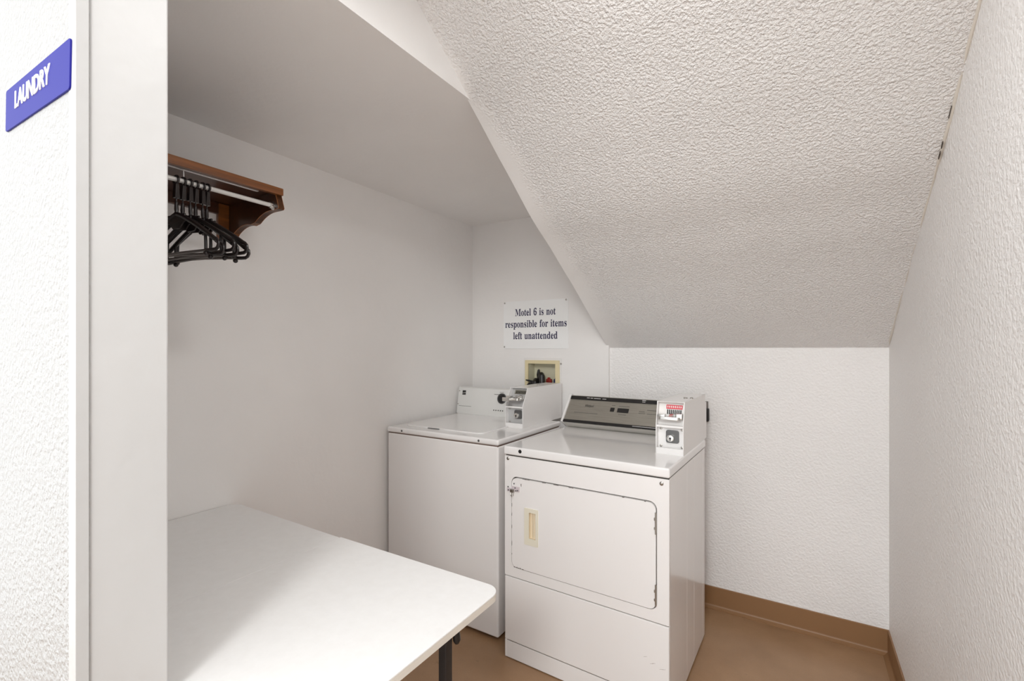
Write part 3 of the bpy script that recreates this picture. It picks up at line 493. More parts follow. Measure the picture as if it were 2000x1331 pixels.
# ------------------------------------------------------------------ coin meter (part of each machine)
def coin_box(parent, x0, x1, yb, yt, yk, zb, zk, zt, red, out):
    """white coin meter with open front: local x to the right, y to the back"""
    t = 0.004
    b = B()
    side = [(yb, zb), (yk, zb), (yk, zt), (yt, zt), (yb, zk)]
    prism(b, side, 'x', x0, x0 + t, 0.0012, 2)
    prism(b, side, 'x', x1 - t, x1, 0.0012, 2)
    prism(b, [(yt, zt), (yk, zt), (yk, zt - t), (yt + 0.002, zt - t)], 'x', x0 + t * .5, x1 - t * .5)
    rbox(b, x0 + t * .5, x1 - t * .5, yk - t, yk, zb, zt - t)
    prism(b, [(yb, zb), (yb + 0.03, zb), (yb + 0.03, zb + 0.004), (yb + 0.004, zb + 0.026), (yb, zb + 0.026)], 'x', x0 + t * .5, x1 - t * .5)
    o = obj('coin_box', b, 'meter_white', parent, True, 'white coin meter box with open recessed front')
    # recessed face plates
    d = 0.026
    zs = zk - 0.002                                   # shelf between the two recesses
    box('meter_face', 'zinc' if not red else 'meter_white', o, x0 + t, x1 - t, yb + d, yb + d + 0.003, zb + 0.02, zs)
    b = B()
    prism(b, [(yb + d, zs), (yt + d, zt - t), (yt + d + 0.003, zt - t), (yb + d + 0.003, zs)], 'x', x0 + t, x1 - t)
    obj('slide_face', b, 'zinc' if not red else 'label_white', o)
    b = B(); rbox(b, x0 + t, x1 - t, yb + 0.001, yb + d + 0.002, zs - 0.009, zs, 0.001)
    obj('meter_shelf', b, 'meter_white', o)
    # price label with coin slots
    w = x1 - x0
    zl0 = zk + (zt - zk) * 0.66
    yl = lambda z: yb + (yt - yb) * (z - zk) / (zt - zk) + d - 0.0012
    if red:
        b = B(); prism(b, [(yl(zl0), zl0), (yl(zl0 + .017), zl0 + .017), (yl(zl0 + .017) + .0008, zl0 + .017), (yl(zl0) + .0008, zl0)], 'x', x0 + w * .30, x1 - w * .12)
        obj('price_band', b, 'label_red', o, label='red price band above the coin slots')
        sx0, sx1, n = x0 + w * .32, x1 - w * .14, 8
    else:
        b = B(); prism(b, [(yl(zl0 - .004), zl0 - .004), (yl(zl0 + .018), zl0 + .018), (yl(zl0 + .018) + .0008, zl0 + .018), (yl(zl0 - .004) + .0008, zl0 - .004)], 'x', x0 + w * .22, x1 - w * .08)
        obj('price_band', b, mat('olive_price_band', srgb(126, 122, 110), 0.5), o)
        sx0, sx1, n = x0 + w * .28, x1 - w * .14, 7
    b = B(); b2 = B()
    for i in range(n):
        cx = sx0 + (sx1 - sx0) * (i + .5) / n
        hw = (sx1 - sx0) / n * .3
        zc_ = zl0 + .0085
        if red:
            prism(b2, [(yl(zc_) - .001, zc_ - .005), (yl(zc_), zc_ + .005), (yl(zc_) + .001, zc_ + .005), (yl(zc_) + .001, zc_ - .005)], 'x', cx - hw * .8, cx + hw * .8)
            prism(b, [(yl(zl0 - .02) - .0012, zl0 - .022), (yl(zl0) - .0012, zl0 - .003), (yl(zl0) + .001, zl0 - .003), (yl(zl0 - .02) + .001, zl0 - .022)], 'x', cx - hw, cx + hw)
        else:
            prism(b, [(yl(zl0) - .0012, zl0 - .001), (yl(zl0 + .014) - .0012, zl0 + .013), (yl(zl0 + .014) + .001, zl0 + .013), (yl(zl0) + .001, zl0 - .001)], 'x', cx - hw, cx + hw)
    obj('coin_slots', b, 'black', o, label='row of dark upright coin slots')
    if red:
        obj('price_marks', b2, 'label_white', o)
    else:
        b2.free()
    # chrome coin slide
    zc = zk + (0.032 if red else 0.043)
    yf = yb - out
    b = B()
    prism(b, rrect(x0 + w * (.10 if red else .16), x1 - w * .12, yf + (0.0 if red else 0.045), yb + d + .006, 0.012, 5), 'z', zc - .010, zc + .004, 0.002)
    rbox(b, x0 + t + .002, x0 + w * .34, yb - .004, yb + d, zc - .004, zc + .012, .004)
    rbox(b, x1 - w * .30, x1 - t - .002, yb - .002, yb + d, zc - .006, zc + .018, .004)
    prism(b, [(yb - .004, zc - .010), (yb - .004, zc + .004), (yb + d, zc + .014), (yb + d, zc - .010)], 'x', x0 + w * .46, x0 + w * .60, .002)
    if not red:
        frame(b, rrect(x0 + w * .30, x0 + w * .58, yf - .002, yb + .02, .012, 5), rrect(x0 + w * .38, x0 + w * .50, yf + .012, yf + .05, .006, 5), 'z', zc - .004, zc + .006)
        rbox(b, x0 + w * .26, x0 + w * .62, yf - .004, yf + .004, zc - .010, zc + .012, .003)
    obj('coin_slide', b, 'chrome', o, label='chrome coin slide')
    # lock plate
    cx, cz = (x0 + x1) / 2 + w * (.06 if red else .12), zb + 0.073
    h = .027 if red else .024
    b = B(); prism(b, rrect(cx - h, cx + h, cz - h, cz + h, .009, 5), 'y', yb + d - .007, yb + d, .002)
    lk = obj('lock_plate', b, 'dark_steel', o, label='dark rounded lock plate')
    b = B(); lathe(b, (cx - .006, yb + d - .007, cz - .006), (0, -1, 0), [(.0155, 0), (.0155, .008), (.013, .011), (.006, .0115)], 24)
    obj('lock_cylinder', b, 'chrome', o)
    b = B(); cyl(b, (cx - .006, yb + d - .0175, cz - .006), (cx - .006, yb + d - .019, cz - .006), .0045, seg=12)
    rbox(b, cx - .0078, cx - .0042, yb + d - .019, yb + d - .0175, cz - .016, cz - .006)
    obj('keyhole', b, 'black', o)
    for sx in (x0 + t + .012, x1 - t - .008):
        for sz in (zb + .03, zs - .018):
            b = B(); lathe(b, (sx, yb + d, sz), (0, -1, 0), [(.0052, 0), (.0052, .002), (.003, .0034)], 12)
            obj('screw', b, 'steel', o)
    return o

# ------------------------------------------------------------------ dryer
dr = thing('clothes_dryer', 'white front-loading coin dryer with silver control panel, standing right of the washer', 'dryer', (-1.148, 1.794, 0), -0.026)
W, D = 0.737, 0.655
b = B(); rbox(b, 0.0, W, 0.012, D, 0.012, 0.9265, .003)
obj('cabinet', b, 'enamel_side', dr)
# pressed vertical creases of the side sheet
for v in (.285, .42, .60):
    b = B(); rbox(b, W - .001, W + .00025, v, v + .0022, .014, .9255)
    obj('side_crease', b, 'enamel_side', dr, False)
box('seam', 'dark_gap', dr, .004, W - .002, .004, D - .01, .9225, .9305)
b = B(); rbox(b, -.003, W + .003, -.006, D + .004, .929, .967, .007, 3)
obj('top_panel', b, 'enamel', dr)
b = B(); frame(b, rrect(0, W, .378, .9235, .004), rrect(.036, .692, .421, .8335, .030), 'y', 0, .012)
obj('front_panel', b, 'enamel_satin', dr)
b = B(); rbox(b, .02, .71, .0112, .0125, .40, .85)
obj('door_gap_shade', b, mat('door_gap_shade', srgb(96, 90, 84), .8), dr)  # dark sheet behind the door gap, standing in for its shade
b = B(); prism(b, rrect(.0392, .6878, .4245, .8295, .027), 'y', -.003, .011, .002)
# door, with a real pocket for the handle made from four slabs round the opening
b.free(); b = B()
frame(b, rrect(.0392, .6878, .4245, .8280, .027), rrect(.126, .168, .566, .690, .003), 'y', -.002, .011)
door = obj('door', b, 'enamel_satin', dr)
b = B()
frame(b, rrect(.107, .1775, .5415, .704, .004), rrect(.131, .1645, .571, .686, .002), 'y', -.0055, -.001)
hd = obj('door_handle', b, 'cream', door, label='cream recessed plastic door pull')
b = B(); rbox(b, .124, .170, .009, .011, .563, .693)
for a in ((.126, .131, .566, .690), (.1645, .168, .566, .690), (.126, .168, .566, .571), (.126, .168, .686, .690)):
    rbox(b, a[0], a[1], -.002, .010, a[2], a[3])
cyl(b, (.1505, .0125, .571), (.1505, .0125, .686), .0095, seg=16)
obj('handle_pocket', b, 'cream_deep', door)
for z0, z1 in ((.716, .790), (.446, .518)):
    b = B()
    rbox(b, .6845, .6915, -.005, .006, z0, z1, .002)
    cyl(b, (.6885, -.005, z0 - .004), (.6885, -.005, z1 + .004), .0033, seg=10)
    rbox(b, .681, .687, -.0045, .003, z0 + .012, z0 + .022, .002)
    rbox(b, .681, .687, -.0045, .003, z1 - .028, z1 - .016, .002)
    obj('hinge', b, 'steel', dr, label='worn steel door hinge')
for u, z in ((.018, .911), (.709, .906)):
    b = B(); lathe(b, (u, 0, z), (0, -1, 0), [(.0075, -.002), (.0075, .002), (.005, .0038), (.002, .0042)], 16)
    rbox(b, u - .005, u + .005, -.0046, -.0040, z - .0008, z + .0008)
    obj('screw', b, 'steel', dr, label='round steel screw in front panel')
b = B(); lathe(b, (.0855, -.006, .951), (0, -1, 0), [(.0085, -.004), (.0085, .0008), (.006, .0012)], 20)
obj('hole_plug', b, 'black', dr, label='round black plug in the top lip')
# hasp on the door's corner
b = B()
rbox(b, .014, .040, -.006, .000, .764, .778, .0015)
rbox(b, .040, .082, -.0065, -.002, .768, .790, .0015)
hs = obj('hasp', b, mat('pale_hasp', srgb(214, 203, 207), .35, .1), dr, label='small pale metal hasp at the door corner')
b = B()
rbox(b, .038, .056, -.018, -.006, .764, .778, .002)
tube(b, [(.041, -.012, .766), (.041, -.016, .752), (.047, -.018, .748), (.052, -.016, .752), (.052, -.012, .766)], .0022, 8)
obj('hasp_staple', b, 'steel', hs)
b = B()
for u, z in ((.022, .784), (.0235, .770), (.060, .784), (.064, .772), (.073, .774), (.054, .803)):
    lathe(b, (u, -.0062, z), (0, -1, 0), [(.0032, 0), (.0032, .0018), (.0016, .0026)], 8)
hq = obj('hasp_screws', b, 'dark_steel', hs); hq['kind'] = 'stuff'
# rust chips where the paint has worn off along the door gap
b = B()
def chip(u, z, w_, h_, y=-.0024):
    pts = []
    k = 7
    for i in range(k):
        a = 2 * PI * i / k
        q = random.uniform(.55, 1.1)
        pts.append((u + math.cos(a) * w_ * q, z + math.sin(a) * h_ * q))
    prism(b, pts, 'y', y, y + .0012)
for u in [.052 + random.random() * .6 for _ in range(12)]:
    chip(u, .8285, random.uniform(.003, .012), .0013)
for z in (.70, .715, .66, .60, .53, .49):
    chip(.0398, z + random.uniform(-.01, .01), .0011, random.uniform(.004, .012))
for u in (.055, .066, .076, .086, .098):
    chip(u, .4262 + random.uniform(-.001, .001), .0055, .0018)
chip(.089, .799, .0022, .009)
ch = obj('rust_chips', b, 'rust', dr, False, 'rust chips along the door edge'); ch['kind'] = 'stuff'
# lower front panel and kick strip
b = B(); rbox(b, .0, W, -.001, .013, .084, .3735, .004, 2)
obj('lower_panel', b, 'enamel_satin', dr)
b = B(); rbox(b, .0, .0105, -.001, .013, .004, .0845, .003, 2); rbox(b, .0085, W, .0008, .013, .004, .0795, .002, 2)
obj('kick_strip', b, 'enamel_satin', dr)
box('seam', mat('grey_seam', srgb(120, 112, 106), .8), dr, .003, W - .003, .0045, .0125, .07, .39)
b = B()
for u, z in ((.665, .214), (.672, .218), (.70, .206), (.71, .2085), (.64, .232)):
    prism(b, [(u, z), (u + .012, z + .004), (u + .016, z + .0062), (u + .004, z + .0025)], 'y', -.0014, -.0008)
obj('scratches', b, mat('scratch', srgb(176, 168, 164), .5), dr)
for u in (.05, W - .05):
    for v in (.06, D - .06):
        b = B(); cyl(b, (u, v, 0), (u, v, .014), .018, seg=12); obj('foot', b, 'black', dr)
# control console, leaning back
P0, P1, P2 = (.632, .967), (.572, 1.003), (.692, 1.142)     # (depth, height): bottom, nose, top
cons = [P0, P1, P2, (.705, 1.142), (.705, .967)]
b = B(); prism(b, [P0, (P1[0] + .004, P1[1]), (P2[0], P2[1] - .002), (.704, 1.140), (.704, .967)], 'x', .004, W - .01)
con = obj('control_console', b, 'brushed', dr, False, 'brushed silver control console')
b = B(); prism(b, [(P0[0] - .001, P0[1] + .001), (P1[0] + .0035, P1[1] - .003), (P1[0] + .005, P1[1] - .002), (P0[0] + .001, P0[1] + .001)], 'x', .004, W - .011)  # lower face coloured paler, standing in for light reflected off the top
obj('console_bounce', b, mat('lit_silver', srgb(206, 203, 197), .4, .25), con, False, 'console face below the nose, coloured paler for bounced light')
for u0, u1 in ((-.008, .004), (W - .012, W - .002)):
    b = B(); prism(b, [(P0[0] - .004, P0[1]), (P1[0] - .006, P1[1] + .002), (P2[0] - .006, P2[1] + .004), (.708, 1.147), (.708, .967)], 'x', u0, u1, .002)
    obj('console_end_cap', b, 'meter_white', con)
def on_face(f0, f1, u0, u1, name, m, lift=.0012, label=None, lo=None, hi=None):
    a_, c_ = lo or P1, hi or P2
    dv, dz = c_[0] - a_[0], c_[1] - a_[1]
    L_ = math.hypot(dv, dz); nv, nz = -dz / L_, dv / L_
    q = lambda f, h: (a_[0] + dv * f + nv * h, a_[1] + dz * f + nz * h)
    b = B(); prism(b, [q(f0, -.0004), q(f1, -.0004), q(f1, lift), q(f0, lift)], 'x', u0, u1)
    return obj(name, b, m, con, False, label)
PI0 = (P1[0] + .004, P1[1])
on_face(.845, .965, .004, .66, 'trim_strip', 'black', .0025, 'black strip along the top of the console', PI0)
on_face(-.005, .085, .004, .66, 'trim_strip', 'black', .0035, 'black strip along the nose of the console', PI0)
on_face(.49, .62, .258, .280, 'indicator_window', 'black', .002, 'small square black window', PI0)
on_face(.48, .62, .298, .360, 'indicator_window', 'black', .002, 'wide black window', PI0)
lean = math.atan2(P2[1] - P1[1], P2[0] - PI0[0])
def face_pt(f, h=.0016):
    dv, dz = P2[0] - PI0[0], P2[1] - PI0[1]
    L_ = math.hypot(dv, dz)
    return (PI0[0] + dv * f - dz / L_ * h, PI0[1] + dz * f + dv / L_ * h)
def console_text(s, u, f, size, m, width, h=.0016, bold=0.0, shear=0.0):
    v, z = face_pt(f, h)
    return sans('lettering', s, size, m, con, (u, v, z), (lean, 0, 0), width, bold, shear)
console_text('Whirlpool', .131, .63, .021, 'ink', .052, bold=.0006, shear=.25)
for f, u, w_ in ((.36, .122, .140), (.70, .270, .020), (.69, .330, .06), (.40, .330, .042), (.56, .430, .030), (.62, .482, .052), (.50, .432, .034), (.49, .485, .05)):
    on_face(f, f + .016, u - w_ / 2, u + w_ / 2, 'print_line', 'ink_faint', .0008, None, PI0)
for f, u, w_ in ((.905, .112, .018), (.902, .133, .014), (.900, .166, .040), (.897, .208, .022), (.93, .43, .02), (.88, .43, .016), (.93, .52, .03), (.87, .53, .02)):
    on_face(f, f + .016, u - w_ / 2, u + w_ / 2, 'print_line', 'label_white', .003, None, PI0)
on_face(.042, .052, .40, .53, 'print_line', 'label_white', .004, None, PI0)
coin_box(dr, .6205, .7355, .230, .252, .676, .966, 1.090, 1.187, True, .012)
b = B()
lathe(b, (.700, .42, 1.187), (0, 0, 1), [(.009, 0), (.009, .003), (.005, .005)], 14)
obj('top_screw', b, 'steel', dr)
b = B()
lathe(b, (.724, .43, 1.187), (0, 0, 1), [(.007, 0), (.007, .003), (.004, .005)], 14)
obj('top_screw', b, 'steel', dr)

# ------------------------------------------------------------------ washer
wm = thing('washing_machine', 'white top-loading coin washer in the corner, left of the dryer', 'washer', (-1.975, 1.86, 0), 0.0)
WW, WD = 0.7464, 0.68
b = B(); rbox(b, 0, WW, 0, WD, .018, .9405, .010, 3)
obj('cabinet', b, 'enamel_satin', wm)
box('seam', mat('brown_seam', srgb(112, 92, 84), .8), wm, .005, WW - .004, .004, WD - .01, .936, .947)
b = B(); rbox(b, -.003, WW + .003, -.005, WD + .004, .944, .973, .010, 4)
obj('top_panel', b, 'enamel', wm)
b = B(); prism(b, rrect(.055, .595, .075, .585, .035), 'z', .972, .979, .003)
lid = obj('lid', b, 'enamel', wm, label='closed white lid')
b = B(); rbox(b, .235, .315, .070, .076, .9735, .9768, .001)
obj('finger_slot', b, 'dark_steel', lid)
for x in (.114, .6347):
    b = B(); lathe(b, (x, -.005, .959), (0, -1, 0), [(.0058, -.001), (.0058, .0016), (.003, .003)], 14)
    obj('screw', b, 'dark_steel', wm)
for x in (.05, WW - .05):
    for y in (.05, WD - .05):
        b = B(); cyl(b, (x, y, 0), (x, y, .02), .02, seg=12); obj('foot', b, 'black', wm)
b = B(); prism(b, [(.634, .972), (.632, .978), (.660, 1.145), (.668, 1.151), (.70, 1.151), (.70, .972)], 'x', -.012, .60, .003)
wc = obj('control_console', b, 'console_white', wm, label='white control console with dial')
# things printed or fixed on the console face
wl = math.atan2(1.145 - .978, .660 - .632)
def wf(z, h=.001):
    return .632 + (z - .978) / (1.145 - .978) * .028 - h
def wplate(name, m, x0, x1, z0, z1, h=.0012, label=None):
    b = B(); prism(b, [(wf(z0, -.001), z0), (wf(z1, -.001), z1), (wf(z1, h), z1), (wf(z0, h), z0)], 'x', x0, x1)
    return obj(name, b, m, wc, False, label)
X0 = 1.975
em = wplate('emblem', 'black', -1.951 + X0, -1.923 + X0, 1.099, 1.128, .0012, 'small black square emblem with a pale slanting stroke')
b = B()
prism(b, [(-1.951 + X0, 1.110), (-1.936 + X0, 1.113), (-1.923 + X0, 1.1155), (-1.923 + X0, 1.1125), (-1.938 + X0, 1.1105), (-1.951 + X0, 1.108)], 'y', wf(1.111, .0016), wf(1.111, .001))
obj('emblem_stroke', b, 'label_white', wc, False)
wplate('print_line', 'ink_faint', -1.972 + X0, -1.868 + X0, 1.0235, 1.0255)
wplate('print_line', 'ink_faint', -1.69 + X0, -1.655 + X0, 1.112, 1.1155)
wplate('print_line', 'ink_faint', -1.65 + X0, -1.62 + X0, 1.1275, 1.130)
for i in range(5):
    x = -1.684 + .0171 * i + X0
    b = B(); lathe(b, (x, wf(1.0125, -.001), 1.0125), (0, -1, 0), [(.0042, 0), (.0042, .0025), (.002, .003)], 10)
    obj('indicator_light', b, 'ink', wc)
for x, z in ((-1.977 + X0, 1.1235), (-1.981 + X0, 1.036)):
    b = B(); lathe(b, (x, wf(z, -.001), z), (0, -1, 0), [(.0045, 0), (.0045, .002), (.002, .003)], 12)
    obj('screw', b, 'steel', wc)
cx, cz = -1.629 + X0, 1.089
nrm = Vector((0, -math.sin(wl), math.cos(wl)))
c0 = (cx, wf(cz, 0), cz)
b = B(); lathe(b, c0, nrm, [(.034, -.001), (.034, .004), (.031, .005), (.031, .003), (.028, .003)], 32)
kb = obj('dial', b, 'dark_steel', wc, label='silver ringed timer dial')
b = B(); lathe(b, Vector(c0) + nrm * .005, nrm, [(.0275, 0), (.0275, .004), (.020, .012), (.018, .013)], 28)
obj('dial_knob', b, 'black', wc)
coin_box(wm, -1.403 + X0, -1.288 + X0, .335, .390, .825, .972, 1.093, 1.192, False, .075)
b = B()
lathe(b, (-1.345 + X0, .62, 1.192), (0, 0, 1), [(.009, 0), (.009, .003), (.005, .005)], 14)
obj('top_screw', b, 'steel', wm)

# ------------------------------------------------------------------ folding table
TZ = 0.768
tb = thing('folding_table', 'white rectangular fold-in-half table with charcoal legs, in the left foreground', 'table', (-1.34, 0.725, 0), 0.0)
def table_half(x0, x1, yfar, ynear, round_left, tilt):
    n = 8
    r0, r1 = (.045, .002) if round_left else (.002, .045)
    pts = []
    for cx_, cy_, a0, r in ((x1 - r1, yfar - r1, 0, r1), (x0 + r0, yfar - r0, 90, r0), (x0 + r0, ynear + r0, 180, r0), (x1 - r1, ynear + r1, 270, r1)):
        for i in range(n + 1):
            a = math.radians(a0 + 90 * i / n)
            pts.append((cx_ + r * math.cos(a), cy_ + r * math.sin(a)))
    out = []
    for z0, z1, r in ((-.0042, 0, .0012), (-.020, -.0042, .0)):
        b = B(); prism(b, pts, 'z', z0, z1, r, 2)
        for v in b.verts:                              # the halves sag a little towards the fold
            v.co.z += TZ + tilt(v.co.x)
        out.append(b)
    return out
sag = .0035
tl = lambda x: -sag * (1 - min(1, abs(x) / .66))
for a_ in ((-.663, -.0002, .318, -.318, True, tl), (.0002, .662, .323, -.318, False, tl)):
    t0, t1 = table_half(*a_)
    tp = obj('tabletop_panel', t0, 'table', tb)
    obj('edge_band', t1, 'table_edge', tp, True, 'beige edge of the table top')
b = B(); rbox(b, -.60, .60, .275, .295, TZ - .055, TZ - .0255, .003); obj('side_rail', b, 'leg', tb)
b = B(); rbox(b, -.60, .60, -.295, -.275, TZ - .055, TZ - .0255, .003); obj('side_rail', b, 'leg', tb)
for sx in (-1, 1):
    x = .545 * sx
    b = B(); rbox(b, x - .012, x + .012, -.275, .275, TZ - .075, TZ - .05, .003); obj('cross_bar', b, 'leg', tb)
    b = B(); rbox(b, x - .012, x + .012, -.225, .225, .16, .182, .003)
    obj('cross_bar', b, 'leg', tb)
    for sy in (-1, 1):
        y = .226 * sy
        b = B(); rbox(b, x - .0135, x + .0135, y - .0135, y + .0135, .012, TZ - .05, .004)
        lg = obj('leg', b, 'leg', tb)
        b = B(); rbox(b, x - .0165, x + .0165, y - .0165, y + .0165, 0, .03, .004)
        obj('foot_cap', b, 'black', lg)
        b = B(); tube(b, [(x + .012, y + .016, TZ - .05), (x + .016, y + .022, TZ - .095), (x + .019, y + .024, TZ - .132), (x + .019, y + .024, TZ - .141)], [.008, .010, .0105, .006], 12)
        obj('latch', b, 'black', tb)

# ------------------------------------------------------------------ shelf with clothes rod
sh = thing('closet_shelf', 'cherry-stained wooden wall shelf with scalloped end bracket and white clothes rod', 'shelf', (XL, 0.72, 1.86))
S = lambda name, b, m, label=None, sm=True: shelf_part(name, b, m, label, sm)
def shelf_part(name, b, m, label, sm):
    for v in b.verts:
        v.co -= Vector((XL, .72, 1.86))
    return obj(name, b, m, sh, sm, label)
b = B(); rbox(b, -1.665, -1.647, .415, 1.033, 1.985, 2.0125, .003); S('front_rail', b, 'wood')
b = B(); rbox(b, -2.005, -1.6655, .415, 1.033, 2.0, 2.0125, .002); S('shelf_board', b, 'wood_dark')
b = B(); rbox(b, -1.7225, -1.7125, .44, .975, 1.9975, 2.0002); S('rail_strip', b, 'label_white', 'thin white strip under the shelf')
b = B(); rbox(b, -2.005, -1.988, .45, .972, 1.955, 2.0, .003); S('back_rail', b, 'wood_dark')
prof = [(-2.005, 1.999), (-1.672, 1.999), (-1.660, 1.985), (-1.6425, 1.937), (-1.647, 1.932), (-1.663, 1.9313)]
def arc(p0, p1, bulge, n=7):
    out = []
    for i in range(1, n + 1):
        t = i / n
        x = p0[0] + (p1[0] - p0[0]) * t; z = p0[1] + (p1[1] - p0[1]) * t
        out.append((x, z + bulge * 4 * t * (1 - t)))
    return out
prof += [(-1.70, 1.9325)]
prof += arc((-1.70, 1.9325), (-1.800, 1.9015), .008)
prof += [(-1.829, 1.8975)]
prof += arc((-1.829, 1.8975), (-1.95, 1.880), .0125)
prof += [(-1.975, 1.858), (-2.005, 1.852)]
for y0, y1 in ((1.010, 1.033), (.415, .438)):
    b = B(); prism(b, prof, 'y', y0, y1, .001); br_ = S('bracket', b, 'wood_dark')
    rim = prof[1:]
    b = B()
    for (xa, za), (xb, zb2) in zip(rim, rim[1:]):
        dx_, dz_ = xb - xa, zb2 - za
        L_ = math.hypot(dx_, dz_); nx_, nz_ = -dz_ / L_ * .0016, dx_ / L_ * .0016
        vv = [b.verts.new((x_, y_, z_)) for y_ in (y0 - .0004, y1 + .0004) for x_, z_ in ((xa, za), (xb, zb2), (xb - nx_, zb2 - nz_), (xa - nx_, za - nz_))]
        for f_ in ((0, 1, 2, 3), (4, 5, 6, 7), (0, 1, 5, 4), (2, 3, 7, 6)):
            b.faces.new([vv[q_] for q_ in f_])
    re_ = S('bracket_lit_edge', b, 'wood_lit', 'scalloped edge coloured lighter as if lit'); re_.parent = br_  # strip coloured lighter in place of light along the rim
for y0, y1 in ((.968, 1.010), (.438, .48)):
    b = B(); rbox(b, -2.005, -1.988, y0, y1, 1.856, 1.9985, .002); S('wall_cleat', b, 'wood')
b = B(); cyl(b, (-1.675, .44, 1.947), (-1.675, 1.006, 1.947), .0075, seg=20)
S('clothes_rod', b, mat('white_rod', (.74, .73, .71, 1), .25, .2), 'white metal clothes rod')
for y0, s_ in ((1.010, -1), (.438, 1)):
    b = B(); lathe(b, (-1.675, y0, 1.947), (0, s_, 0), [(.016, 0), (.016, .003), (.0115, .005), (.0115, .016), (.009, .016)], 20)
    S('rod_socket', b, 'chrome')
b = B(); tube(b, [(-1.675, .712, 1.9545), (-1.677, .712, 1.985), (-1.716, .712, 1.999)], .0016, 8)
S('rod_wire', b, 'label_white')

# ------------------------------------------------------------------ hangers
def hanger(tilt=0.0):
    """dark theft-proof hanger, origin on the rod's axis, spanning x, hanging along -z"""
    root = bpy.data.objects.new('coat_hanger', None)
    C.objects.link(root)
    b = B()
    R_ = .0125
    pts = [(R_ * math.cos(a), 0, R_ * math.sin(a)) for a in [2 * PI * i / 20 for i in range(20)]]
    tube(b, pts, .0036, 8, closed=True)
    obj('ring', b, 'hanger', root)
    b = B()
    prism(b, [(-.0050, -.013), (.0050, -.013), (.0076, -.058), (-.0076, -.058)], 'x', -.0075, .0075, .0015)
    obj('ring_holder', b, 'hanger', root)
    b = B(); tube(b, [(0, 0, -.056), (0, 0, -.068), (0, 0, -.072), (0, 0, -.094), (0, 0, -.104), (0, 0, -.112)], [.0022, .0022, .0052, .0062, .0048, .0075], 10)
    obj('neck', b, 'hanger', root)
    # shoulders: one swept arm running out, curling round the ends and back along the bottom
    top = -.108
    half = .190
    arm = []
    for i in range(9):
        t = i / 8
        arm.append((half * .93 * t, 0, top - .105 * t ** 1.2 * .93))
    c = (half * .925, 0, top - .113)
    for a in (60, 25, -10, -45, -80):
        arm.append((c[0] + .016 * math.cos(math.radians(a)), 0, c[2] + .016 * math.sin(math.radians(a))))
    low = top - .129
    arm += [(half * .85, 0, low), (half * .72, 0, low + .001)]
    right = arm
    left = [(-p[0], p[1], p[2]) for p in arm]
    b = B()
    for side in (right, left):
        n = len(side)
        tube(b, side, [.0074 if i < 9 else .0056 for i in range(n)], 8, flat=.8)
    rbox(b, -.042, .042, -.0028, .0028, top - .030, top - .002, .002)
    prism(b, [(-.05, top - .012), (.05, top - .012), (.016, top - .048), (-.016, top - .048)], 'y', -.0024, .0024, .001)
    obj('shoulders', b, 'hanger', root)
    b = B(); tube(b, [(-half * .74, 0, low + .001), (0, 0, low + .004), (half * .74, 0, low + .001)], .0046, 8)
    obj('trouser_bar', b, 'hanger_bar', root)
    for s_ in (-1, 1):
        b = B()
        tube(b, [(s_ * half * .70, 0, low + .060), (s_ * half * .71, 0, low + .03), (s_ * half * .71, 0, low - .004)], [.0042, .0045, .0045], 8)
        bmesh.ops.create_icosphere(b, subdivisions=2, radius=.0075, matrix=Matrix.Translation((s_ * half * .71, 0, low - .008)))
        obj('strap_hook', b, 'hanger', root)
    return root
proto = hanger()
ORD = ['nearest the scalloped bracket', 'second from the scalloped bracket', 'third from the scalloped bracket',
       'fourth from the scalloped bracket', 'fifth from the scalloped bracket', 'nearest the white post']
for i, (y, rz, ry) in enumerate(((.7813, 12, 2), (.7657, 11.5, -2), (.7466, 11, 1), (.7286, 10.5, -2.5), (.7103, 10, 2), (.6902, 9.5, -1))):
    if i == 0:
        h = proto
    else:
        h = proto.copy(); C.objects.link(h)
        for chd in list(proto.children):
            q = chd.copy(); C.objects.link(q); q.parent = h
    h.location = (-1.675, y, 1.947 - .0014)
    h.rotation_euler = (0, math.radians(ry), math.radians(rz))
    tag(h, 'dark brown coat hanger on the rod, ' + ORD[i], 'hanger', 'coat hangers on the clothes rod')

# ------------------------------------------------------------------ laundry sign on the entrance wall
ls = thing('room_sign', 'blue plastic sign with white LAUNDRY lettering on the entrance wall', 'sign', (-1.198, YF0, 1.888))
ls.rotation_euler = (0, math.radians(3.2), 0)
b = B(); prism(b, rrect(-.188, .188, -.0412, .0412, .006), 'y', -.0035, 0, .0008)
obj('sign_plate', b, 'sign_blue', ls)
t_ = sans('lettering', 'LAUNDRY', .046, 'letter_white', ls, (-.0155, -.0042, .006), (PI / 2, 0, 0), .211, .0011, 0, .0006)

